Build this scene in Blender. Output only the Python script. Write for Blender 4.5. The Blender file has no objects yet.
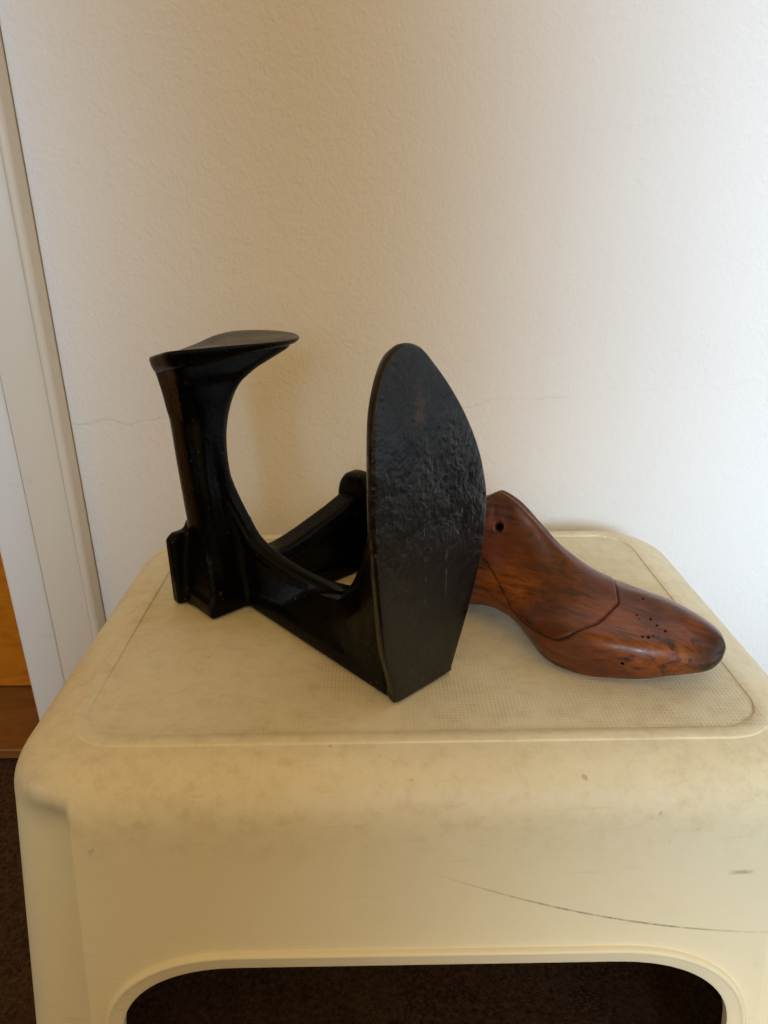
import bpy, bmesh, math, random
from mathutils import Vector, Matrix, noise
from mathutils.bvhtree import BVHTree

random.seed(7)
scene = bpy.context.scene
COL = scene.collection

# ------------------------------------------------------------------ helpers
def link(o, parent=None):
    COL.objects.link(o)
    if parent is not None:
        o.parent = parent
    return o

def empty(name, loc, rz=0.0):
    o = bpy.data.objects.new(name, None)
    o.empty_display_size = 0.02
    o.location = loc
    o.rotation_euler = (0, 0, rz)
    return link(o)

def tag(o, label=None, cat=None, kind=None):
    if label: o["label"] = label
    if cat: o["category"] = cat
    if kind: o["kind"] = kind
    return o

def mesh_obj(name, bm, mat, parent=None, smooth=True, sharp=None):
    bmesh.ops.recalc_face_normals(bm, faces=bm.faces[:])
    me = bpy.data.meshes.new(name)
    bm.to_mesh(me); bm.free()
    if smooth:
        for p in me.polygons: p.use_smooth = True
        if sharp is not None:
            me.set_sharp_from_angle(angle=math.radians(sharp))
    me.materials.append(mat)
    return link(bpy.data.objects.new(name, me), parent)

def bake_mods(o):
    """replace the mesh by its modified version and drop the modifiers"""
    dg = bpy.context.evaluated_depsgraph_get()
    dg.update()
    me = bpy.data.meshes.new_from_object(o.evaluated_get(dg))
    old = o.data
    o.modifiers.clear()
    o.data = me
    bpy.data.meshes.remove(old)
    return o

def interp(tab, x):
    """smooth (Catmull-Rom style, monotone-ish) lookup of a table of rows (x, a, b, ...)"""
    if x <= tab[0][0]: return list(tab[0][1:])
    if x >= tab[-1][0]: return list(tab[-1][1:])
    for i in range(len(tab) - 1):
        if tab[i][0] <= x <= tab[i + 1][0]:
            p1, p2 = tab[i], tab[i + 1]
            p0 = tab[i - 1] if i > 0 else p1
            p3 = tab[i + 2] if i + 2 < len(tab) else p2
            h = p2[0] - p1[0]; t = (x - p1[0]) / h
            out = []
            for k in range(1, len(p1)):
                m1 = (p2[k] - p0[k]) / max(1e-9, p2[0] - p0[0]) * h
                m2 = (p3[k] - p1[k]) / max(1e-9, p3[0] - p1[0]) * h
                t2, t3 = t * t, t * t * t
                out.append((2*t3-3*t2+1)*p1[k] + (t3-2*t2+t)*m1 + (-2*t3+3*t2)*p2[k] + (t3-t2)*m2)
            return out

def crom(pts, n, closed=True):
    """Catmull-Rom through points, n samples per span"""
    out = []
    L = len(pts)
    for i in range(L if closed else L - 1):
        if closed:
            p0, p1, p2, p3 = pts[i-1], pts[i], pts[(i+1) % L], pts[(i+2) % L]
        else:
            p0, p1, p2, p3 = pts[max(0, i-1)], pts[i], pts[i+1], pts[min(L-1, i+2)]
        for j in range(n):
            t = j / n; t2 = t*t; t3 = t2*t
            out.append(tuple(.5*(2*b + (c-a)*t + (2*a-5*b+4*c-d)*t2 + (3*b-a-3*c+d)*t3)
                             for a, b, c, d in zip(p0, p1, p2, p3)))
    if not closed: out.append(tuple(pts[-1]))
    return out

def loft(bm, rings, cap=True):
    """rings: lists of 3-D points, same count; closed surface"""
    vs = [[bm.verts.new(p) for p in r] for r in rings]
    n = len(vs[0])
    for a, b in zip(vs[:-1], vs[1:]):
        for i in range(n):
            bm.faces.new((a[i], a[(i+1) % n], b[(i+1) % n], b[i]))
    if cap:
        bm.faces.new(vs[0][::-1]); bm.faces.new(vs[-1])
    return vs

def box(bm, x0, x1, y0, y1, z0, z1):
    loft(bm, [[(x0,y0,z),(x1,y0,z),(x1,y1,z),(x0,y1,z)] for z in (z0, z1)])

# ------------------------------------------------------------------ materials
class NT:
    def __init__(s, name):
        s.m = bpy.data.materials.new(name); s.m.use_nodes = True
        s.t = s.m.node_tree; s.n = s.t.nodes; s.l = s.t.links
        s.b = s.n["Principled BSDF"]
        s.co = s.n.new("ShaderNodeTexCoord").outputs["Object"]
    def node(s, typ, **kw):
        nd = s.n.new(typ)
        for k, v in kw.items(): setattr(nd, k, v)
        return nd
    def put(s, sock, v):
        if isinstance(v, bpy.types.NodeSocket): s.l.new(v, sock)
        else: sock.default_value = v
    def mapping(s, scale=(1,1,1), rot=(0,0,0), loc=(0,0,0), src=None):
        m = s.node("ShaderNodeMapping")
        s.l.new(src or s.co, m.inputs["Vector"])
        m.inputs["Scale"].default_value = scale; m.inputs["Rotation"].default_value = rot
        m.inputs["Location"].default_value = loc
        return m.outputs[0]
    def noise(s, scale, detail=4, rough=.55, src=None, dist=0.0):
        nd = s.node("ShaderNodeTexNoise")
        s.l.new(src or s.co, nd.inputs["Vector"])
        nd.inputs["Scale"].default_value = scale; nd.inputs["Detail"].default_value = detail
        nd.inputs["Roughness"].default_value = rough; nd.inputs["Distortion"].default_value = dist
        return nd.outputs["Fac"]
    def ramp(s, fac, stops):
        r = s.node("ShaderNodeValToRGB")
        e = r.color_ramp.elements
        while len(e) < len(stops): e.new(.5)
        for i, (p, c) in enumerate(stops):
            e[i].position = p
            e[i].color = (c, c, c, 1) if isinstance(c, (int, float)) else (*c, 1)
        s.l.new(fac, r.inputs[0])
        return r.outputs[0]
    def math(s, op, a, b=0.0, c=0.0, clamp=False):
        nd = s.node("ShaderNodeMath", operation=op, use_clamp=clamp)
        s.put(nd.inputs[0], a); s.put(nd.inputs[1], b)
        if len(nd.inputs) > 2: s.put(nd.inputs[2], c)
        return nd.outputs[0]
    def mix(s, fac, a, b, blend="MIX"):
        nd = s.node("ShaderNodeMix", data_type="RGBA", blend_type=blend)
        s.put(nd.inputs[0], fac)
        s.put(nd.inputs[6], (*a, 1) if isinstance(a, tuple) else a)
        s.put(nd.inputs[7], (*b, 1) if isinstance(b, tuple) else b)
        return nd.outputs[2]
    def sep(s, src=None):
        nd = s.node("ShaderNodeSeparateXYZ"); s.l.new(src or s.co, nd.inputs[0]); return nd.outputs
    def bump(s, h, strength, dist, prev=None):
        nd = s.node("ShaderNodeBump")
        nd.inputs["Strength"].default_value = strength; nd.inputs["Distance"].default_value = dist
        s.l.new(h, nd.inputs["Height"])
        if prev is not None: s.l.new(prev, nd.inputs["Normal"])
        return nd.outputs[0]
    def set(s, **kw):
        for k, v in kw.items():
            s.put(s.b.inputs[k.replace("_", " ")], (*v, 1) if isinstance(v, tuple) and len(v) == 3 else v)
        return s.m

def iron_material(name, streak):
    t = NT(name)
    big = t.noise(38, 5, .6)
    fine = t.noise(420, 3, .6)
    pit = t.noise(160, 4, .7, src=t.mapping((1, 1, .45)))
    rust = t.ramp(t.noise(70, 6, .7), [(.66, 0.), (.78, 1.)])
    base = t.mix(t.ramp(big, [(.35, 0.), (.7, 1.)]), (.0006, .0006, .0005), (.0018, .0017, .0015))
    base = t.mix(t.math("MULTIPLY", rust, .30), base, (.022, .011, .005))
    # chipped bright grains
    chip = t.ramp(t.noise(300, 2, .5), [(.715, 0.), (.76, 1.)])
    base = t.mix(t.math("MULTIPLY", chip, .5), base, (.10, .085, .06))
    rg = t.ramp(big, [(.3, .20), (.75, .38)])
    h = t.math("ADD", t.math("MULTIPLY", big, .6), t.math("MULTIPLY", fine, .15))
    nrm = t.bump(h, .35, .002)
    if streak:
        x, y, z = t.sep()
        # worn, wrinkled and dented old paint, strongest across the middle of the sole
        patch = t.noise(34, 4, .6, dist=.8)
        zz_ = t.math("ADD", z, t.math("MULTIPLY", t.math("SUBTRACT", big, .5), .05))
        zone = t.math("MULTIPLY", t.ramp(zz_, [(.050, 0.), (.080, 1.)]), t.ramp(zz_, [(.125, 1.), (.150, .25)]))
        zone = t.math("MULTIPLY", zone, t.ramp(patch, [(.36, .15), (.56, 1.)]))
        wr = t.noise(120, 5, .6, src=t.mapping((1, 1, .8)), dist=2.6)
        cr = t.node("ShaderNodeTexVoronoi", feature='SMOOTH_F1')
        wv = t.node("ShaderNodeVectorMath", operation='ADD'); nz = t.node("ShaderNodeTexNoise")
        t.l.new(t.co, nz.inputs["Vector"]); nz.inputs["Scale"].default_value = 60
        sc_ = t.node("ShaderNodeVectorMath", operation='SCALE'); t.l.new(nz.outputs["Color"], sc_.inputs[0]); sc_.inputs["Scale"].default_value = .016
        t.l.new(t.co, wv.inputs[0]); t.l.new(sc_.outputs[0], wv.inputs[1])
        t.l.new(wv.outputs[0], cr.inputs["Vector"]); cr.inputs["Scale"].default_value = 280
        hh = t.math("ADD", t.math("MULTIPLY", cr.outputs["Distance"], .9), t.math("MULTIPLY", wr, .8))
        nrm = t.bump(t.math("MULTIPLY", hh, zone), .50, .0013, nrm)
        nrm = t.bump(t.noise(48, 3, .5), .35, .0018, nrm)
        lines = t.noise(1.0, 3, .6, src=t.mapping((200, 420, 26)))
        nrm = t.bump(t.math("MULTIPLY", t.ramp(lines, [(.55, 0.), (.70, 1.)]), t.math("ADD", zone, .10)), .15, .0006, nrm)
        # two chipped vertical scores
        for yy in (-.0020, .0135):
            dy = t.math("ABSOLUTE", t.math("ADD", t.math("SUBTRACT", y, yy), t.math("MULTIPLY", t.math("SUBTRACT", t.noise(40, 2, .5), .5), .004)))
            sl = t.math("MULTIPLY", t.ramp(t.math("MULTIPLY", dy, 1000.), [(.15, 1.), (.5, 0.)]), t.ramp(z, [(.045, 0.), (.06, 1.), (.105, 1.), (.12, 0.)]))
            sl = t.math("MULTIPLY", sl, t.ramp(t.noise(230, 2, .5), [(.46, 0.), (.56, 1.)]))
            base = t.mix(t.math("MULTIPLY", sl, .7), base, (.12, .115, .11))
        rg = t.math("ADD", t.ramp(patch, [(.35, .20), (.65, .40)]), t.math("MULTIPLY", t.ramp(wr, [(.3, 0.), (.7, 1.)]), .08))
    nrm = t.bump(pit, .25, .0009, nrm)
    dents = t.node("ShaderNodeTexVoronoi"); t.l.new(t.co, dents.inputs["Vector"]); dents.inputs["Scale"].default_value = 150
    nrm = t.bump(t.ramp(dents.outputs["Distance"], [(.0, 0.), (.33, 1.)]), .10, .0006, nrm)
    if streak:
        # a worn rusty spot near the toe
        oy, oz = t.math("SUBTRACT", y, -.0045), t.math("SUBTRACT", z, .1500)
        rr = t.math("SQRT", t.math("ADD", t.math("MULTIPLY", t.math("MULTIPLY", oy, oy), 5.), t.math("MULTIPLY", oz, oz)))
        spot = t.ramp(t.math("ADD", t.math("MULTIPLY", rr, 80.), t.math("MULTIPLY", t.math("SUBTRACT", t.noise(230, 4, .65), .5), 2.2)), [(.20, .50), (.80, 0.)])
        base = t.mix(spot, base, (.075, .050, .030))
    return t.set(Base_Color=base, Roughness=rg, Specular_IOR_Level=.5 if streak else .11, Normal=nrm)

def wood_material():
    t = NT("varnished_last_wood")
    soft = t.noise(1.0, 5, .6, src=t.mapping((16, 34, 34)), dist=.8)
    fine = t.noise(1.0, 4, .65, src=t.mapping((40, 330, 330), rot=(0, -.25, 0)), dist=.5)
    fleck = t.noise(1.0, 6, .7, src=t.mapping((30, 190, 190), rot=(0, -.42, .1)), dist=1.2)
    blot = t.noise(30, 5, .65, src=t.mapping((.8, 1.2, 1.2)), dist=.6)
    grain = soft
    c = t.ramp(soft, [(.25, (.048, .011, .0025)), (.45, (.125, .028, .0045)), (.60, (.21, .053, .0075)), (.78, (.34, .10, .012))])
    c = t.mix(t.ramp(fine, [(.45, 0.), (.7, .45)]), c, (.05, .012, .0035))
    dens = t.ramp(blot, [(.34, .1), (.58, 1.)])
    c = t.mix(t.math("MULTIPLY", t.ramp(fleck, [(.47, 0.), (.61, .92)]), dens), c, (.014, .005, .0025))
    at = t.node("ShaderNodeAttribute", attribute_name="wear_shade").outputs["Color"]
    sp = t.node("ShaderNodeSeparateColor"); t.l.new(at, sp.inputs[0])
    c = t.mix(t.math("MULTIPLY", sp.outputs[1], t.ramp(t.noise(120, 4, .6), [(.3, .55), (.6, 1.)])), c, (.012, .007, .006))
    c = t.mix(sp.outputs[0], c, (.004, .002, .0015))  # near-black colour: painted hole shade and the dark seam
    nrm = t.bump(t.math("ADD", t.math("MULTIPLY", fine, .5), grain), .12, .001)
    nrm = t.bump(t.noise(140, 3, .5), .10, .0012, nrm)
    return t.set(Base_Color=c, Roughness=t.math('ADD', t.ramp(blot, [(.3, .34), (.7, .48)]), t.math('MULTIPLY', sp.outputs[0], .5), clamp=True), Specular_IOR_Level=t.math('MULTIPLY', t.math('SUBTRACT', 1.0, sp.outputs[0]), .42),
                 Coat_Weight=t.math('MULTIPLY', t.math('SUBTRACT', 1.0, sp.outputs[0]), .16), Coat_Roughness=.20, Normal=nrm)

STOOL_A, STOOL_B, STOOL_RC = .2025, .147, .048
def stool_material():
    t = NT("aged_cream_plastic")
    x, y, z = t.sep()
    ax, ay = t.math("ABSOLUTE", x), t.math("ABSOLUTE", y)
    n1 = t.noise(9, 5, .6); n2 = t.noise(55, 5, .65); n3 = t.noise(260, 3, .6)
    base = t.mix(t.ramp(n1, [(.3, 0.), (.7, 1.)]), PLASTIC, tuple(v * f for v, f in zip(PLASTIC, (.95, .93, .88))))
    # grime on the top and the shoulders, in smeared patches
    top = t.ramp(t.math("MULTIPLY", z, -1.0), [(.022, 1.), (.050, 0.)])
    smear = t.math("MULTIPLY", t.noise(1.0, 8, .75, src=t.mapping((60, 105, 105)), dist=.25), t.math("ADD", t.noise(11, 3, .5), .5))
    g = t.math("MULTIPLY", t.ramp(smear, [(.50, 0.), (.70, 1.)]), top)
    base = t.mix(t.math("MULTIPLY", g, .26), base, (.48, .36, .19))
    spots = t.ramp(t.noise(120, 2, .5), [(.735, 0.), (.77, 1.)])
    base = t.mix(t.math("MULTIPLY", spots, t.math("ADD", t.math("MULTIPLY", top, .30), .05)), base, (.10, .07, .04))
    chips = t.ramp(t.noise(48, 6, .7, src=t.mapping((1, 1.6, 1))), [(.64, 0.), (.68, 1.)])
    base = t.mix(t.math("MULTIPLY", t.math("MULTIPLY", chips, top), .55), base, (.86, .81, .63))
    scr = t.ramp(t.noise(1.0, 3, .5, src=t.mapping((22, 330, 330), rot=(0, .35, .5))), [(.66, 0.), (.72, 1.)])
    base = t.mix(t.math("MULTIPLY", scr, .13), base, (.42, .33, .20))
    scr2 = t.ramp(t.noise(1.0, 3, .5, src=t.mapping((300, 300, 30), rot=(.3, -.6, 0))), [(.68, 0.), (.74, 1.)])
    base = t.mix(t.math("MULTIPLY", scr2, .16), base, (.82, .77, .60))
    mott = t.noise(95, 6, .75)
    base = t.mix(t.math("MULTIPLY", t.ramp(mott, [(.36, 1.), (.5, 0.)]), t.math("ADD", t.math("MULTIPLY", top, .17), .03)), base, (.44, .33, .18))
    base = t.mix(t.math("MULTIPLY", t.ramp(mott, [(.52, 0.), (.66, 1.)]), t.math("MULTIPLY", top, .30)), base, (.86, .82, .66))
    # dark scuff arcs on the front
    fr = t.math("LESS_THAN", y, -.10)
    for (x0, x1, a, b, c, w, amt) in SCUFFS:
        u = t.math("DIVIDE", t.math("SUBTRACT", x, x0), x1 - x0)
        zc = t.math("ADD", t.math("ADD", t.math("MULTIPLY", t.math("MULTIPLY", u, u), c), t.math("MULTIPLY", u, b)), a)
        dz = t.math("ABSOLUTE", t.math("SUBTRACT", z, zc))
        line = t.ramp(t.math("DIVIDE", dz, w), [(.35, 1.), (1., 0.)])
        env = t.ramp(u, [(0., 0.), (.35, .8), (.62, 1.), (.8, .45), (1., 0.)])
        env = t.math("MULTIPLY", env, t.ramp(n3, [(.35, .4), (.6, 1.)]))
        base = t.mix(t.math("MULTIPLY", t.math("MULTIPLY", t.math("MULTIPLY", line, env), fr), amt), base, (.05, .04, .03))
    # pimpled tread inside the raised border
    k = 2 * math.pi / .0021
    sx = t.math("SINE", t.math("MULTIPLY", x, k)); sy = t.math("SINE", t.math("MULTIPLY", y, k))
    tread = t.math("MAXIMUM", sx, sy)
    inside = t.math("MULTIPLY", t.math("MULTIPLY", t.math("LESS_THAN", ax, STOOL_A - .0335), t.math("LESS_THAN", ay, STOOL_B - .0335)),
                    t.math("GREATER_THAN", z, -.0015))
    # rounded corners of the tread area
    cx = t.math("MAXIMUM", t.math("SUBTRACT", ax, STOOL_A - STOOL_RC), 0.0); cy = t.math("MAXIMUM", t.math("SUBTRACT", ay, STOOL_B - STOOL_RC), 0.0)
    rr = t.math("SQRT", t.math("ADD", t.math("MULTIPLY", cx, cx), t.math("MULTIPLY", cy, cy)))
    inside = t.math("MULTIPLY", inside, t.math("LESS_THAN", rr, STOOL_RC - .0245))
    keep = t.ramp(t.math('ADD', t.noise(14, 4, .6), t.math('MULTIPLY', t.math('SUBTRACT', x, y), .50)), [(.43, .08), (.66, 1.)])
    th = t.math("MULTIPLY", t.math("MULTIPLY", tread, inside), keep)
    nrm = t.bump(th, .6, .00032)
    nrm = t.bump(n2, .10, .0015, nrm)
    nrm = t.bump(n3, .05, .0006, nrm)
    # dirt sits in the tread valleys
    val = t.math("MULTIPLY", t.math("MULTIPLY", t.math("LESS_THAN", tread, .1), inside), keep)
    base = t.mix(t.math("MULTIPLY", val, .15), base, (.25, .18, .09))
    return t.set(Base_Color=base, Roughness=t.ramp(n2, [(.3, .38), (.7, .52)]), Specular_IOR_Level=.4, Normal=nrm)

def wall_material():
    t = NT("painted_plaster")
    x, y, z = t.sep()
    st = t.noise(380, 3, .55)
    st2 = t.noise(165, 3, .55, dist=.6)
    nib = t.ramp(t.noise(230, 3, .6), [(.58, 0.), (.72, 1.)])
    h = t.math("ADD", t.math("ADD", t.math("MULTIPLY", st, .55), t.math("MULTIPLY", st2, .95)), t.math("MULTIPLY", nib, .10))
    nrm = t.bump(h, .50, .0014)
    # hairline cracks / roller laps
    base = t.mix(t.noise(5, 4, .5), (.86, .845, .815), (.80, .785, .755))
    wob = t.math("MULTIPLY", t.math("SUBTRACT", t.noise(26, 4, .6), .5), .018)
    for (x0, x1, z0, z1, amt) in CRACKS:
        u = t.math("DIVIDE", t.math("SUBTRACT", x, x0), x1 - x0)
        zc = t.math("ADD", t.math("MULTIPLY", u, z1 - z0), z0)
        dz = t.math("ABSOLUTE", t.math("ADD", t.math("SUBTRACT", z, zc), wob))
        m = t.math("MULTIPLY", t.ramp(t.math("DIVIDE", dz, .0012), [(.25, 1.), (1., 0.)]), t.ramp(u, [(0., 0.), (.06, 1.), (.85, .8), (1., 0.)]))
        m = t.math("MULTIPLY", m, t.ramp(t.noise(60, 3, .6), [(.4, .25), (.6, 1.)]))
        base = t.mix(t.math("MULTIPLY", m, amt), base, (.36, .28, .19))
        nrm = t.bump(t.math("MULTIPLY", m, -amt), .5, .001, nrm)
    return t.set(Base_Color=base, Roughness=.62, Specular_IOR_Level=.3, Normal=nrm)

def paint_material(name, c, rough=.4):
    t = NT(name)
    n = t.noise(18, 5, .6, src=t.mapping((1, 1, .25)))
    base = t.mix(n, c, tuple(v * .93 for v in c))
    d = t.ramp(t.noise(40, 5, .7), [(.62, 0.), (.75, 1.)])
    base = t.mix(t.math("MULTIPLY", d, .12), base, (.35, .30, .22))
    return t.set(Base_Color=base, Roughness=rough, Specular_IOR_Level=.4, Normal=t.bump(t.noise(90, 3, .5), .10, .001))

def plank_material(name, a, b):
    t = NT(name)
    g = t.noise(1.0, 6, .6, src=t.mapping((14, 60, 90)), dist=1.0)
    return t.set(Base_Color=t.mix(t.ramp(g, [(.3, 0.), (.7, 1.)]), a, b), Roughness=.4, Normal=t.bump(g, .1, .001))

def carpet_material():
    t = NT("brown_carpet")
    n = t.noise(330, 4, .7); m = t.noise(26, 4, .6)
    c = t.mix(t.ramp(n, [(.35, 0.), (.7, 1.)]), (.016, .009, .0055), (.105, .064, .040))
    c = t.mix(t.math("MULTIPLY", t.ramp(m, [(.35, 0.), (.7, 1.)]), .5), c, (.080, .048, .028))
    lint = t.ramp(t.noise(1.0, 2, .5, src=t.mapping((260, 700, 1), rot=(0, 0, .6))), [(.74, 0.), (.78, 1.)])
    c = t.mix(t.math("MULTIPLY", lint, .25), c, (.10, .08, .06))
    return t.set(Base_Color=c, Roughness=.95, Specular_IOR_Level=.1, Normal=t.bump(n, .8, .004))

PLASTIC = (.785, .745, .55)
# front scuffs in stool coordinates: x0, x1, z = a + b u + c u^2, half width, strength
SCUFFS = [(-.002, .178, -.0495, -.0786, .0383, .0007, .75), (.140, .154, -.0541, .0006, 0.0, .0015, .6)]
# hairlines on the wall: x0, x1, z0, z1, strength
CRACKS = [(-.262, -.12, .074, .080, .24), (.06, .17, .086, .094, .14), (.18, .34, .098, .104, .05)]

# ------------------------------------------------------------------ setting
WALL_Y = .585
FLOOR_Z = -.262

bm = bmesh.new()
box(bm, -.262, 2.2, WALL_Y, WALL_Y + .12, FLOOR_Z, 2.2)
wall = mesh_obj("wall", bm, wall_material(), smooth=False)
tag(wall, "white painted plaster wall with fine roller texture behind the stool", "wall", "structure")

bm = bmesh.new()
vs = [bm.verts.new(p) for p in ((-3, -3, FLOOR_Z), (3, -3, FLOOR_Z), (3, 3, FLOOR_Z), (-3, 3, FLOOR_Z))]
bm.faces.new(vs)
floor = mesh_obj("floor", bm, carpet_material(), smooth=False)
tag(floor, "dark brown carpet under the stool", "floor", "structure")

# door frame: moulded casing beside the wall
white_paint = paint_material("yellowed_white_gloss", (.74, .70, .62))
jamb_paint = paint_material("white_jamb_paint", (.76, .76, .75))
frame = empty("door_frame", (-.262, WALL_Y, FLOOR_Z))
tag(frame, "white painted door frame at the left end of the wall", "door frame", "structure")
def extrude_profile(name, pts, z0, z1, mat, parent, bev=.002):
    b = bmesh.new()
    loft(b, [[(x, y, z) for x, y in pts] for z in (z0, z1)])
    o = mesh_obj(name, b, mat, parent, smooth=True, sharp=40)
    return o
# profile in local XY, x to the left is negative, y negative is towards the room
bead = [(-.0008, .02), (-.0008, -.0145)] + [(-.0046 + .0038*math.cos(a), -.0150 - .0038*math.sin(a)) for a in [math.pi*k/12 for k in range(0, 12)]] + [(-.0088, -.0142), (-.0088, .02)]
extrude_profile("bead", bead, 0, 2.3, white_paint, frame)
extrude_profile("casing", [(-.0090, .02), (-.0090, -.0150), (-.0110, -.0158), (-.0408, -.0178), (-.0416, -.0176), (-.0420, .02)], 0, 2.3, white_paint, frame)
extrude_profile("jamb", [(-.0421, .05), (-.0421, -.0174), (-.0428, -.0182), (-.0450, -.0192), (-.0708, -.0215), (-.0728, -.0200), (-.0734, -.016), (-.0734, .05)], 0, 2.3, jamb_paint, frame)

# varnished wooden door behind the frame, with a plank threshold
orange = plank_material("orange_varnished_pine", (.34, .100, .001), (.50, .165, .003))
brown = plank_material("brown_plank", (.15, .062, .012), (.23, .10, .022))
bm = bmesh.new(); box(bm, -1.05, -.36, .662, .70, FLOOR_Z + .016, 1.9)
bmesh.ops.bevel(bm, geom=bm.edges[:], offset=.003, segments=2, affect='EDGES')
door = mesh_obj("wooden_door", bm, orange, sharp=40)
tag(door, "orange varnished wooden door beyond the white door frame", "door")
bm = bmesh.new(); box(bm, -.95, -.3365, .562, .70, FLOOR_Z + .0005, FLOOR_Z + .0145)
bmesh.ops.bevel(bm, geom=bm.edges[:], offset=.004, segments=3, affect='EDGES')
thr = mesh_obj("threshold", bm, brown, sharp=40)
tag(thr, "brown wooden threshold plank in front of the orange door", "threshold")

# ------------------------------------------------------------------ step stool
SX, SY = .0175, .394
plastic = stool_material()
stool = empty("step_stool", (SX, SY, FLOOR_Z), math.radians(.5))
tag(stool, "cream plastic step stool with scuffed top and arched front opening", "stool")
ZT = -FLOOR_Z                                   # stool mesh has z=0 at its top; children sit ZT up

def outline(a, b, rc):
    """points of a rounded rectangle with (x, y, corner angle or None)"""
    pts = []
    NE, NC = 36, 44
    for q in range(4):
        ang0 = q * math.pi / 2
        sx, sy = [(1, 1), (-1, 1), (-1, -1), (1, -1)][q]
        cx, cy = sx * (a - rc), sy * (b - rc)
        for i in range(NC + 1):
            th = ang0 + (math.pi / 2) * i / NC
            pts.append((cx + rc * math.cos(th), cy + rc * math.sin(th), math.cos(th), math.sin(th), (i / NC) if q in (1, 3) else 1 - i / NC))
        nx, ny = [(-1, 1), (-1, -1), (1, -1), (1, 1)][q]
        ex, ey = nx * (a - rc), ny * (b - rc)
        x0, y0, nx0, ny0, _ = pts[-1]
        x1 = ex + rc * nx0; y1 = ey + rc * ny0
        for i in range(1, NE):
            f = i / NE
            pts.append((x0 + (x1 - x0) * f, y0 + (y1 - y0) * f, nx0, ny0, -1))
    return pts
def sstep(a, b, x):
    t = min(1, max(0, (x - a) / (b - a))) ; return t * t * (3 - 2 * t)

bm = bmesh.new()
prof = [(.0345, 0.), (.0332, 0.), (.0329, .0009), (.0322, .0012), (.0268, .0012), (.0262, .0009), (.0258, 0.), (.025, -.0002),
        (.0225, -.0006), (.0195, -.0013), (.0165, -.0024), (.0135, -.0040), (.0105, -.0061), (.008, -.0085), (.0055, -.0116), (.0035, -.0150), (.0018, -.0190), (.0006, -.0235), (0., -.028)]
zz = -.028
while zz > -.2610:
    zz -= .004
    prof.append((-.105 * (-zz - .028), max(zz, -.2610)))
rings = []
for d, z in prof:
    pts = outline(STOOL_A + .003 - d - (.003 * sstep(0, .025, d) if d > 0 else 0), STOOL_B - d, max(.012, STOOL_RC - d * .72))
    r = []
    for x, y, nx, ny, c in pts:
        dep = 0.
        if c >= 0:
            # only the front and back panels stand proud; the corner leg fades into the side
            e = sstep(.07, .14, c) * (1 - sstep(.22, .80, c))
            dep = .0215 * e * (1 - sstep(-.044, -.010, z))
        r.append((x - nx * dep, y - ny * dep, z))
    rings.append(r)
vr = [[bm.verts.new(p) for p in r] for r in rings]
for A_, B_ in zip(vr[:-1], vr[1:]):
    n = len(A_)
    for i in range(n):
        bm.faces.new((A_[i], B_[i], B_[(i+1) % n], A_[(i+1) % n]))
bm.faces.new(vr[0])
body = mesh_obj("body", bm, plastic, stool)
body.location = (0, 0, ZT)
m = body.modifiers.new("thick", 'SOLIDIFY'); m.thickness = .0032; m.offset = -1
bake_mods(body)

def arch(hw, ztop, rx, rz, zbot, flare=.06, n=18):
    """open arch path in (x, z) from bottom left over the top to bottom right"""
    L = [(-hw - flare * (ztop - rz - zbot), zbot)]
    for k in range(1, 9):
        f = k / 9; L.append((L[0][0] + (-hw - L[0][0]) * f, zbot + (ztop - rz - zbot) * f))
    for k in range(n + 1):
        a = math.pi - (math.pi / 2) * k / n
        p = 2.3
        L.append((-hw + rx + rx * math.copysign(abs(math.cos(a)) ** (2 / p), math.cos(a)), ztop - rz + rz * abs(math.sin(a)) ** (2 / p)))
    R = [(-x, z) for x, z in L[::-1]]
    mid = []
    x0, x1 = L[-1][0], R[0][0]
    for k in range(1, 24): mid.append((x0 + (x1 - x0) * k / 24, ztop))
    return L + mid + R
ARCH_F = arch(.152, -.1045, .062, .044, -.30)

def cutter(path, axis, lo, hi):
    b = bmesh.new()
    if axis == 'y': ra = [[(x, y, z) for x, z in path] for y in (lo, hi)]
    else: ra = [[(y, x, z) for x, z in path] for y in (lo, hi)]
    loft(b, ra)
    bmesh.ops.recalc_face_normals(b, faces=b.faces[:])
    me = bpy.data.meshes.new("cut"); b.to_mesh(me); b.free()
    o = bpy.data.objects.new("cut", me); link(o)
    o.matrix_world = Matrix.Translation((SX, SY, 0)) @ Matrix.Rotation(math.radians(.5), 4, 'Z')
    return o
bpy.context.view_layer.update()
cuts = [cutter(ARCH_F, 'y', -.4, .4)]
for c in cuts:
    bm_ = body.modifiers.new("b", 'BOOLEAN'); bm_.object = c; bm_.operation = 'DIFFERENCE'; bm_.solver = 'EXACT'
bpy.context.view_layer.update()
bake_mods(body)
for c in cuts:
    me = c.data; bpy.data.objects.remove(c); bpy.data.meshes.remove(me)
for p in body.data.polygons: p.use_smooth = True
body.data.set_sharp_from_angle(angle=math.radians(35))

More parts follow.
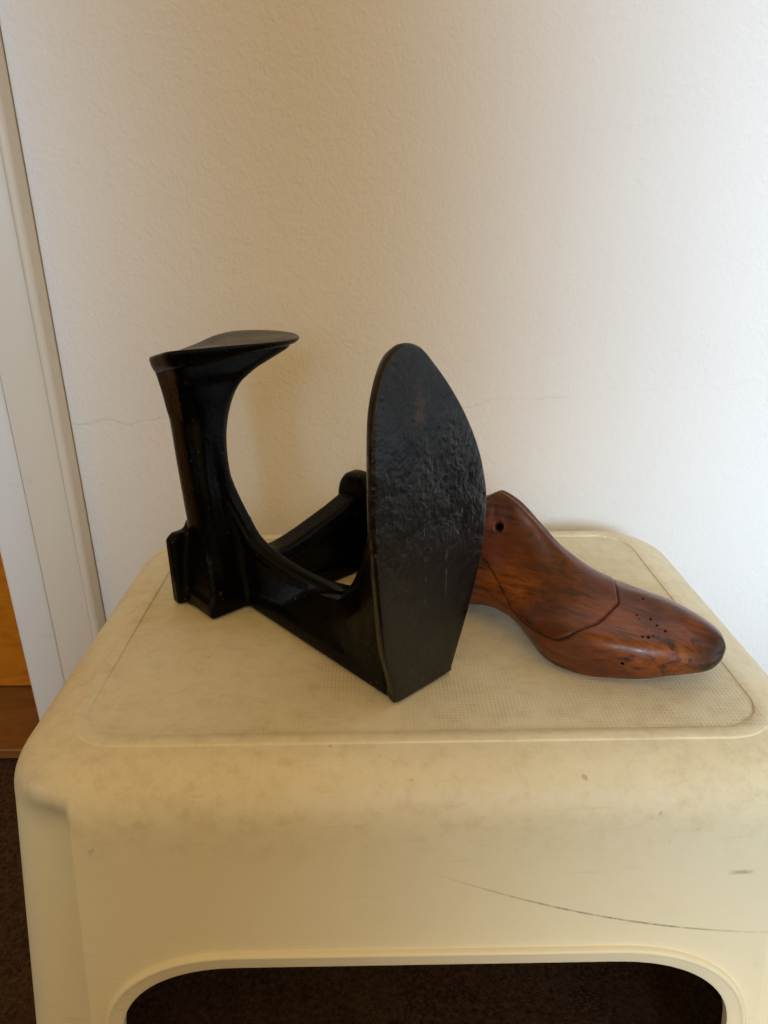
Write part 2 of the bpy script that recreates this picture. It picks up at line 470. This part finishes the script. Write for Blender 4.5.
def rim(path, axis, sign, base):
    """moulded lip round an opening; follows the sloping wall"""
    b = bmesh.new()
    path = [p for p in path if p[1] > -.2615]
    path = [(path[0][0], -.2605)] + path + [(path[-1][0], -.2605)]
    # cross-section: (offset outward from the edge, proud of the wall)
    cs = [(-.0004, -.0045), (-.0006, .0004), (.0004, .0012), (.0050, .0013), (.0058, .0018), (.0066, .0024), (.0076, .0024), (.0084, .0016), (.0090, -.0006), (.0090, -.0012), (.0005, -.0045)]
    rr = []
    for i, (x, z) in enumerate(path):
        a = path[max(0, i-1)]; c = path[min(len(path)-1, i+1)]
        tx, tz = c[0]-a[0], c[1]-a[1]; l = math.hypot(tx, tz); nx, nz = -tz/l, tx/l
        ring = []
        for o_, pr in cs:
            px, pz = x + nx*o_, z + nz*o_
            w = base + .105 * (-pz - .028) + pr
            ring.append((px, sign*w, pz) if axis == 'y' else (sign*w, px, pz))
        rr.append(ring)
    loft(b, rr)
    o = mesh_obj("opening_rim", b, plastic, stool, sharp=50)
    o.location = (0, 0, ZT)
rim(ARCH_F, 'y', -1, STOOL_B); rim(ARCH_F, 'y', 1, STOOL_B)

# ------------------------------------------------------------------ cast iron shoe anvil
iron = iron_material("black_cast_iron", False)
iron_sole = iron_material("worn_black_sole", True)
IRON = (-.0742, .4197, .0009)
anvil = empty("shoe_anvil", IRON, math.atan2(-.7365, .6765))
tag(anvil, "black cast iron cobbler's anvil with three foot shaped arms on the stool", "shoe anvil")

def remesh(o, vox, it, fac=.5):
    m = o.modifiers.new("r", 'REMESH'); m.mode = 'VOXEL'; m.voxel_size = vox
    m = o.modifiers.new("s", 'SMOOTH'); m.iterations = it; m.factor = fac
    bpy.context.view_layer.update()
    bake_mods(o)
    for p in o.data.polygons: p.use_smooth = True

fb = bmesh.new()
# upright arm -------------------------------------------------
COLUMN = [  # z, centre x, outer y, inner y
    (.000, -.0140, -.0400, -.0110), (.030, -.0150, -.0408, -.0130), (.050, -.0170, -.0415, -.0155), (.073, -.0195, -.0418, -.0155), (.090, -.0220, -.0415, -.0165), (.108, -.0245, -.0412, -.0150),
    (.124, -.0265, -.0412, -.0100), (.137, -.0280, -.0415, -.0020), (.1450, -.0290, -.0420, .0090), (.1500, -.0295, -.0425, .0210), (.1570, -.0300, -.0430, .0400)]
zs = [i * .157 / 48 for i in range(49)]
r = []
for z in zs:
    xc, yo, yi = interp(COLUMN, z)
    hx = .0163 + .0022 * sstep(.115, .15, z); hy = (yi - yo) / 2; yc = (yi + yo) / 2
    ring = []
    for k in range(40):
        a = 2 * math.pi * k / 40; ca, sa = math.cos(a), math.sin(a)
        px = math.copysign(abs(ca) ** (2 / 3.6), ca); py = math.copysign(abs(sa) ** (2 / 3.6), sa)
        dent = .0022 * math.exp(-(py / .45) ** 2) * (1 if px > .5 else .6) * (1 - sstep(.085, .120, z))       # shallow flutes down the sides
        ring.append((xc + hx * px - math.copysign(dent, px) * (abs(px) > .5), yc + hy * py, z))
    r.append(ring)
loft(fb, r)
# head that swells under the small sole
r = []
for z, g in ((.100, -1.), (.124, .0), (.134, .3), (.141, .5), (.147, .75), (.1565, 1.)):
    xc, yo, yi = interp(COLUMN, z)
    hx = .0160 + .0040 * g
    c = .0052
    if g < 0: yo += .002; yi -= .004
    r.append([(xc-hx, yo-.001*g+c, z), (xc-hx+c, yo-.001*g, z), (xc+hx-c, yo-.001*g, z), (xc+hx, yo-.001*g+c, z), (xc+hx, yi-.002-c, z), (xc+hx-c, yi-.002, z), (xc-hx+c, yi-.002, z), (xc-hx, yi-.002-c, z)])
loft(fb, r)
def small_z(a, b): return .1652 - .036 * (b + .048) - .0100 * sstep(.004, -.056, a) * (1 - sstep(-.050, .030, b))
head = lambda y0, y1: [(-.0455, y0), (-.0405, y0 - .002), (-.0150, y0 - .002), (-.0100, y0), (-.0085, y1 - .012), (-.0180, y1), (-.0400, y1), (-.0490, y1 - .012)]
loft(fb, [[(x, y, .1455) for x, y in head(-.0405, .0075)], [(x, y, .1500) for x, y in head(-.0415, .0190)], [(x, y, min(.1545, small_z(x, y) - .003)) for x, y in head(-.0425, .0310)],
          [(x, y, small_z(x, y) - .0022) for x, y in head(-.0435, .0430)]])
# corner pad and back plate ------------------------------------
box(fb, -.034, .003, -.0475, .012, .0, .0095)
loft(fb, [[(-.0355, y0 - .0015, z), (x1, y0, z), (x1, -.005, z), (-.0355, -.005, z)] for z, x1, y0 in ((0, .0028, -.0470), (.008, .0026, -.0466), (.012, .0022, -.0452), (.022, .0004, -.0438), (.034, -.0030, -.0424), (.044, -.0065, -.0405), (.054, -.0100, -.0380))])
loft(fb, [[(-.0375, -.0530, z), (-.0285, -.0530, z), (-.0285, -.008, z), (-.0375, -.008, z)] for z in (0., .044)] +
         [[(-.0365, -.0490, .0485), (-.0285, -.0490, .0485), (-.0285, -.008, .0485), (-.0365, -.008, .0485)]])
# arm towards the large sole ----------------------------------
BT = crom([  # x, z top, far y
    (-.0170, .104, -.0180), (-.0095, .089, -.0170), (-.0045, .0745, -.0146), (.001, .0600, -.0112), (.008, .0475, -.0080), (.022, .0385, -.0030), (.039, .0325, .0030), (.057, .0302, .0080),
    (.073, .0325, .0100), (.083, .0400, .0100), (.092, .0540, .0095), (.104, .0800, .0080), (.122, .1200, .0060)], 8, closed=False)
r = []; r2 = []
for i, (x, z, yf) in enumerate(BT):
    A3, B3 = BT[max(0, i-1)], BT[min(len(BT)-1, i+1)]
    t = Vector((B3[0] - A3[0], B3[1] - A3[1])).normalized(); nx, nz = -t.y, t.x        # normal of the curve
    th = .0065
    yn = yf - .0125 - .004 * sstep(.06, .11, x)
    r.append([(x - nx*th, yn, z - nz*th), (x - nx*.001, yn + .0010, z - nz*.001), (x, yn + .0045, z), (x - nx*.0008, yf - .001, z - nz*.0008), (x - nx*th, yf, z - nz*th)])
    k = 1 - sstep(.02, .10, z - .030)
    yb = yn + .0025 - (.0105 * sstep(-.004, .05, x)) * k
    r2.append([(x, yb, .002), (x, yf - .0030, .002), (x - nx*.003, yf - .003, z - nz*.003), (x - nx*.003, yn + .0022, z - nz*.003)])
loft(fb, r)
loft(fb, r2[14:])
loft(fb, [[(x, -.0218, 0.), (x, .006, 0.), (x, .004, .0105), (x, -.0205, .0090)] for x in (-.008, .134)])
r = []
for x, y0, y1, zt in ((.004, -.0165, -.002, .018), (.020, -.0172, -.001, .021), (.040, -.0172, .000, .023), (.060, -.0170, .004, .0255), (.078, -.0172, .008, .030), (.094, -.0178, .011, .044), (.108, -.0188, .015, .066), (.120, -.0196, .0185, .092), (.133, -.0199, .0205, .116)):
    r.append([(x, y0 - .002, 0), (x, y1, 0), (x, y1, zt * .6), (x, y1 - .006, zt), (x, y0 + .0105, zt), (x, y0 + .004, zt * .6), (x, y0 - .0008, zt * .25)])
loft(fb, r)
# arm towards the back ----------------------------------------
CT = [(-.016, .040), (0., .0365), (.012, .0382), (.028, .0428), (.047, .0492), (.058, .0535), (.066, .0570)]
n = 40
ys = [-.012 + .078 * i / n for i in range(n + 1)]
loft(fb, [[(-.0045, y, interp(CT, y)[0] - .010), (.0145, y, interp(CT, y)[0] - .010), (.0130, y, interp(CT, y)[0]), (-.0030, y, interp(CT, y)[0])] for y in ys])
loft(fb, [[(-.0010, y, .002), (.0075, y, .002), (.0075, y, interp(CT, y)[0] - .003), (-.0010, y, interp(CT, y)[0] - .003)] for y in ys])
loft(fb, [[(-.012, y, 0.), (.0150, y, 0.), (.0135, y, .0095), (-.011, y, .0095)] for y in (-.012, .066)])
frame_o = mesh_obj("frame", fb, iron, anvil)
remesh(frame_o, .0010, 22)

def outline_plate(name, pts, place, mat, thick, dome, bev, samples=9, sharp_idx=()):
    """foot-shaped plate: pts (a, b) outline; place(a, b, h) -> local xyz with h up out of the sole face"""
    o = crom(pts, samples)
    ca = sum(p[0] for p in o) / len(o); cb = sum(p[1] for p in o) / len(o)
    bmin, bmax = min(p[1] for p in o), max(p[1] for p in o)
    amax = max(abs(p[0] - ca) for p in o)
    b = bmesh.new()
    def ring(s, h, inset=0.):
        r = []
        for i, (pa, pb) in enumerate(o):
            da, db = pa - ca, pb - cb; l = math.hypot(da, db)
            k = s * (1 - inset / l)
            r.append(place(ca + da * k, cb + db * k, h))
        return r
    L = [ring(.55, -thick), ring(.8, -thick), ring(1, -thick, .0035), ring(1, -thick + .0008, .0020), ring(1, -thick + .003, .0006), ring(1, -bev * 1.1, 0.)]
    for k in range(1, 7):
        a = k / 6 * math.pi / 2
        L.append(ring(1, -bev + bev * math.sin(a) , bev * (1 - math.cos(a))))
    for s in (.90, .80, .68, .54, .38, .2, .08):
        L.append(ring(s, dome * (1 - s * s), bev))
    loft(b, L)
    return mesh_obj(name, b, mat, anvil)

# large sole (stands upright): outline m (along the face), z
SOLE = [(0.0005, 0.0004), (-0.0011, 0.006), (-0.004, 0.018), (-0.0077, 0.032), (-0.011, 0.06), (-0.0134, 0.0877), (-0.0139, 0.1076), (-0.0127, 0.1306), (-0.01, 0.1519), (-0.0057, 0.1655), (-0.0007, 0.1748), (0.0043, 0.179), (0.0103, 0.1803), (0.0188, 0.1778), (0.0274, 0.17), (0.0376, 0.1584), (0.0474, 0.1445), (0.0563, 0.1276), (0.0625, 0.1102), (0.0654, 0.0956), (0.065, 0.0756), (0.0611, 0.056), (0.0531, 0.0314), (0.0454, 0.012), (0.0414, 0.002), (0.04, 0.0004), (0.0184, 0.0)]
def place_sole(m, z, h):
    back = -.0035 * sstep(.11, .18, z) ** 1.0
    dome = .0042 * max(0., 1 - ((m - .027) / .043) ** 2) * sstep(.0, .09, z) * max(0., 1 - ((z - .098) / .084) ** 2) if h > .0015 else 0.
    return (.1415 + h + back + dome, m - .0218, z)
ls = outline_plate("large_sole", SOLE, place_sole, iron_sole, .0070, .0, .0016)
ls["label"] = "large worn shoe sole shape facing the viewer"

SMALL = [(-.0430, -.0445), (-.025, -.0485), (-.0065, -.0470), (-.0030, -.030), (-.0008, -.005), (.0000, .018), (-.0045, .0325), (-.0147, .0430), (-.03, .0500), (-.046, .0490), (-.057, .040), (-.062, .025), (-.060, .008),
         (-.0535, -.008), (-.0475, -.026)]
def place_small(a, b, h):
    return (a, b, small_z(a, b) + (h * (1.45 - .95 * sstep(-.05, .03, b)) if h < 0 else h))
outline_plate("small_sole", SMALL, place_small, iron, .0068, .0005, .0014)
HEEL = [(-.005, .004), (-.0075, .020), (-.0078, .040), (-.0065, .058), (-.0010, .0685), (.008, .0715), (.020, .070), (.030, .062), (.0345, .046), (.0350, .024), (.032, .004), (.014, .0008)]
outline_plate("heel_plate", HEEL, lambda a, b, h: (a, .0745 + h, b), iron, .0125, .001, .003)

# ------------------------------------------------------------------ wooden shoe last
wood = wood_material()
T0 = Vector((.1792, .3233))
U2 = Vector((-.81, .586)).normalized()
last = empty("shoe_last", (T0.x, T0.y, .0009), math.atan2(U2.y, U2.x))   # local x runs from toe to heel, local y = left of that
tag(last, "reddish brown varnished wooden shoe last resting behind the iron anvil", "shoe last")
# local y of +v (towards the camera): v axis = (-.586,-.81) = rotate(U2, +90deg)
S = [  # u, zb, zt, v ridge, ridge half width, v far, v near, shoulder z far, shoulder z near, concavity
    (-.0014, .0150, .0222, .0045, .002, .0000, .0095, .0190, .0188, -.15),
    (.0000, .0125, .0245, .0042, .004, -.0040, .0140, .0200, .0196, -.15),
    (.0024, .0104, .0266, .0035, .006, -.0078, .0182, .0212, .0206, -.15),
    (.0065, .0090, .0284, .0025, .008, -.0108, .0218, .0222, .0214, -.14),
    (.0150, .0070, .0310, .0010, .009, -.0135, .0270, .0240, .0232, -.10),
    (.0300, .0035, .0345, -.0005, .010, -.0170, .0355, .0250, .0248, -.04),
    (.0450, .0010, .0362, -.0005, .010, -.0185, .0415, .0250, .0255, -.01),
    (.0580, .0000, .0366, .0000, .0125, -.0190, .0450, .0245, .0252, .02),
    (.0720, .0003, .0398, .0005, .0100, -.0190, .0462, .0240, .0240, .03),
    (.0840, .0022, .0452, .0008, .0078, -.0185, .0430, .0240, .0228, .03),
    (.0970, .0055, .0535, .0010, .0058, -.0180, .0350, .0240, .0218, .03),
    (.1100, .0085, .0645, .0012, .0046, -.0185, .0275, .0240, .0225, .06),
    (.1220, .0090, .0735, .0015, .0046, -.0200, .0235, .0240, .0240, .05),
    (.1325, .0080, .0782, .0018, .0040, -.0215, .0225, .0240, .0240, .05),
    (.1380, .0068, .0762, .0018, .0060, -.0222, .0228, .0240, .0240, .05),
    (.1450, .0055, .0718, .0015, .0075, -.0230, .0235, .0240, .0240, .05),
    (.1600, .0030, .0665, .0010, .0080, -.0240, .0245, .0240, .0240, .04),
    (.1740, .0020, .0650, .0005, .0070, -.0225, .0225, .0250, .0250, .02),
    (.1850, .0030, .0610, .0005, .0050, -.0160, .0165, .0260, .0260, .0),
    (.1900, .0080, .0560, .0005, .0030, -.0080, .0085, .0280, .0280, .0)]
NU, NSP = 430, 20
us = []
for i in range(NU + 1):
    f = i / NU
    us.append(-.0014 + .1914 * (f - .08 * math.sin(2*math.pi*f)))
def section(u):
    zb, zt, vr_, rw, vF, vN, zF, zN, cc = interp(S, u)
    e = .20 * (vN - vF)
    e = min(e, .006)
    p5 = (vN - .0030, zN); p7 = (vr_ + rw, zt - .0020 - rw * .12)
    p11 = (vF + .0018, zF); p9 = (vr_ - rw, zt - .0020 - rw * .12)
    k6 = (p5[0]*.5 + p7[0]*.5 - cc * (p5[0] - p7[0]), p5[1]*.5 + p7[1]*.5 - cc * (p7[1] - p5[1]) * .4)
    k10 = (p11[0]*.5 + p9[0]*.5 - cc * (p11[0] - p9[0]), p11[1]*.5 + p9[1]*.5 - cc * (p9[1] - p11[1]) * .4)
    ctl = [(vF + e, zb + .0003), ((vF + vN) / 2, zb - .0002), (vN - e, zb + .0003), (vN - e * .25, zb + .22 * (zN - zb)), (vN + .0002, zb + .62 * (zN - zb)), p5, k6, p7, (vr_, zt), p9, k10, p11,
           (vF - .0003, zF * .7 + zb * .3), (vF + .0006, zb + .25 * (zF - zb))]
    return crom(ctl, NSP)
SEAM = [(.070, .0190), (.085, .0180), (.097, .0165), (.109, .0175), (.120, .0250), (.136, .0385), (.150, .0490), (.175, .0600), (.195, .0640)]
def seam_f(u, v, z):
    f1 = u - (.0535 + .17 * max(0., v - .012) + .006 * sstep(.030, .046, v) + .55 * max(0., .012 - v))
    f2 = (z - interp(SEAM, u)[0]) * .85
    k = .014                                            # rounded corner between the two cuts
    h = max(0., min(1., .5 + .5 * (f2 - f1) / k))
    return f2 * (1 - h) + f1 * h - k * h * (1 - h)
pts = [[Vector((u, v, z)) for v, z in section(u)] for u in us]
nv = len(pts[0])
# surface for locating holes
fl = [p for r in pts for p in r]
fc = [(i*nv + j, i*nv + (j+1) % nv, (i+1)*nv + (j+1) % nv, (i+1)*nv + j) for i in range(NU) for j in range(nv)]
bvh = BVHTree.FromPolygons(fl, fc)
HOLES = []       # centre, radius, depth
def hole_top(u, v, r, d=.003):
    hit = bvh.ray_cast(Vector((u, v, .2)), Vector((0, 0, -1)))
    if hit[0]: HOLES.append((hit[0], r, d))
def hole_side(u, z, r, d=.003):
    hit = bvh.ray_cast(Vector((u, .2, z)), Vector((0, -1, 0)))
    if hit[0]: HOLES.append((hit[0], r, d))
for u, v, r in [(.0432, .0037, .0007), (.0422, .0160, .0006), (.0402, .0180, .0005), (.0351, .0151, .0008), (.0309, .0175, .0008), (.0260, .0188, .0009), (.0345, .0290, .0009), (.0320, .0278, .0010), (.0302, .0255, .0007)]:
    hole_top(u, v, r * .70)
hole_side(.0400, .0140, .0008); hole_side(.1295, .0590, .0022, .008)
newp, W = [], []
for i, r in enumerate(pts):
    for j, p in enumerate(r):
        a = pts[min(NU, i+1)][j] - pts[max(0, i-1)][j]
        b = r[(j+1) % nv] - r[j-1]
        nrm = a.cross(b)
        if nrm.length > 1e-12: nrm.normalize()
        # outward check against the section centre
        c = sum(r, Vector()) / nv
        if nrm.dot(p - c) < 0: nrm = -nrm
        f = seam_f(p.x, p.y, p.z)
        g = math.exp(-(f / .00048) ** 2)
        q = p - nrm * .0008 * g
        # slight proudness of the block, hand-carved waviness
        wv = noise.noise(p * 55) * .00055 + noise.noise(p * 140) * .00014
        q = q + nrm * (wv + .0009 * sstep(-.0003, .0005, f) * (1 - sstep(.008, .03, f)))
        dark = .75 * g
        for hc, hr, hd in HOLES:
            d = (p - hc).length
            if d < hr * 1.7:
                k = 1 - sstep(hr * .7, hr * 1.5, d)
                q = q - nrm * min(hd, hr * 1.2) * k; dark = max(dark, 1 - sstep(hr * .95, hr * 1.6, d))  # hole interiors painted dark, standing in for shade down the holes
        tip = 1 - sstep(.0020, .0150, p.x + noise.noise(p * 130) * .004 + max(0, (.014 - p.z)) * .3)
        ed = .55 * sstep(.066, .078, p.z)
        newp.append(q); W.append((min(1, dark), min(1, .92 * tip + ed), 0, f))
def last_part(name, pick):
    idx = {}; vl = []; wl = []; fs = []
    def vid(k):
        if k not in idx:
            idx[k] = len(vl); vl.append(newp[k]); wl.append(W[k])
        return idx[k]
    for q in fc:
        if pick(sum(W[k][3] for k in q) / 4): fs.append([vid(k) for k in q])
    if pick(W[0][3]): fs.append([vid(j) for j in range(nv)][::-1])
    k0 = NU * nv
    if pick(W[k0][3]): fs.append([vid(k0 + j) for j in range(nv)])
    me = bpy.data.meshes.new(name)
    me.from_pydata([tuple(v) for v in vl], [], fs); me.update()
    at = me.color_attributes.new("wear_shade", 'FLOAT_COLOR', 'POINT')
    for i, w in enumerate(wl): at.data[i].color = (w[0], w[1], 0, 1)
    b = bmesh.new(); b.from_mesh(me); bmesh.ops.recalc_face_normals(b, faces=b.faces[:]); b.to_mesh(me); b.free()
    for p in me.polygons: p.use_smooth = True
    me.materials.append(wood)
    return link(bpy.data.objects.new(name, me), last)
last_part("forepart", lambda f: f <= 0)
last_part("instep_block", lambda f: f > 0)

# ------------------------------------------------------------------ light
w = bpy.data.worlds.new("World"); scene.world = w; w.use_nodes = True
nt = w.node_tree; bg = nt.nodes["Background"]
tc = nt.nodes.new("ShaderNodeTexCoord"); dot = nt.nodes.new("ShaderNodeVectorMath"); dot.operation = 'DOT_PRODUCT'
nt.links.new(tc.outputs["Generated"], dot.inputs[0]); dot.inputs[1].default_value = (0., -.94, .34)   # the warm lit side of the room: behind and above the viewer
rp = nt.nodes.new("ShaderNodeValToRGB"); mr = nt.nodes.new("ShaderNodeMapRange")
mr.inputs["From Min"].default_value = -1; mr.inputs["From Max"].default_value = 1
nt.links.new(dot.outputs["Value"], mr.inputs["Value"]); nt.links.new(mr.outputs[0], rp.inputs[0])
e = rp.color_ramp.elements
e[0].position = .44; e[0].color = (.02, .013, .007, 1)
e[1].position = .80; e[1].color = (1., .625, .225, 1)
nt.links.new(rp.outputs[0], bg.inputs["Color"])
bg.inputs["Strength"].default_value = .73

def area(name, loc, target, sx, sy, power, color, spread):
    l = bpy.data.lights.new(name, 'AREA'); l.shape = 'RECTANGLE'; l.size = sx; l.size_y = sy
    l.energy = power; l.color = color; l.spread = math.radians(spread)
    o = link(bpy.data.objects.new(name, l))
    o.location = loc
    o.rotation_euler = (Vector(target) - Vector(loc)).to_track_quat('-Z', 'Y').to_euler()
    return o
area("window_light_right", (.42, -1.57, 1.18), (.605, .58, .50), .85, 1.5, 5.25, (.565, .775, 1.0), 16)
area("window_light_left", (-.46, -1.00, .75), (-.76, .58, .40), .4, 1.0, 4.0, (.43, .70, 1.0), 44)
area("window_light_low", (-1.15, -.05, -.04), (-.20, .27, -.16), .3, .5, .06, (.46, .74, 1.0), 36)
area("fill_light_front", (.46, -.70, -.18), (.13, .24, -.20), .22, .16, .085, (1.0, .93, .87), 18)  # added fill, no window: brightens the lower right of the stool front
area("window_light_side", (1.55, -.05, .30), (.15, .30, .10), 1.0, 1.2, 1.6, (.62, .82, 1.0), 120)

# ------------------------------------------------------------------ camera
F, PITCH, ROLL, H = 715., math.radians(22.2), math.radians(.5), .23
cam = bpy.data.cameras.new("camera"); cam_o = link(bpy.data.objects.new("camera", cam)); scene.camera = cam_o
cam.sensor_fit = 'VERTICAL'; cam.sensor_height = 24.; cam.lens = 24. * F / 1024.
cam.clip_start = .01; cam.clip_end = 50
M = Matrix.Rotation(math.pi / 2 - PITCH, 4, 'X') @ Matrix.Rotation(-ROLL, 4, 'Z')
M.translation = (0, 0, H)
cam_o.matrix_world = M

scene.render.resolution_x, scene.render.resolution_y = 768, 1024
scene.view_settings.view_transform = 'Standard'
scene.view_settings.look = 'None'
scene.view_settings.exposure = 0.0
scene.view_settings.gamma = 1.0
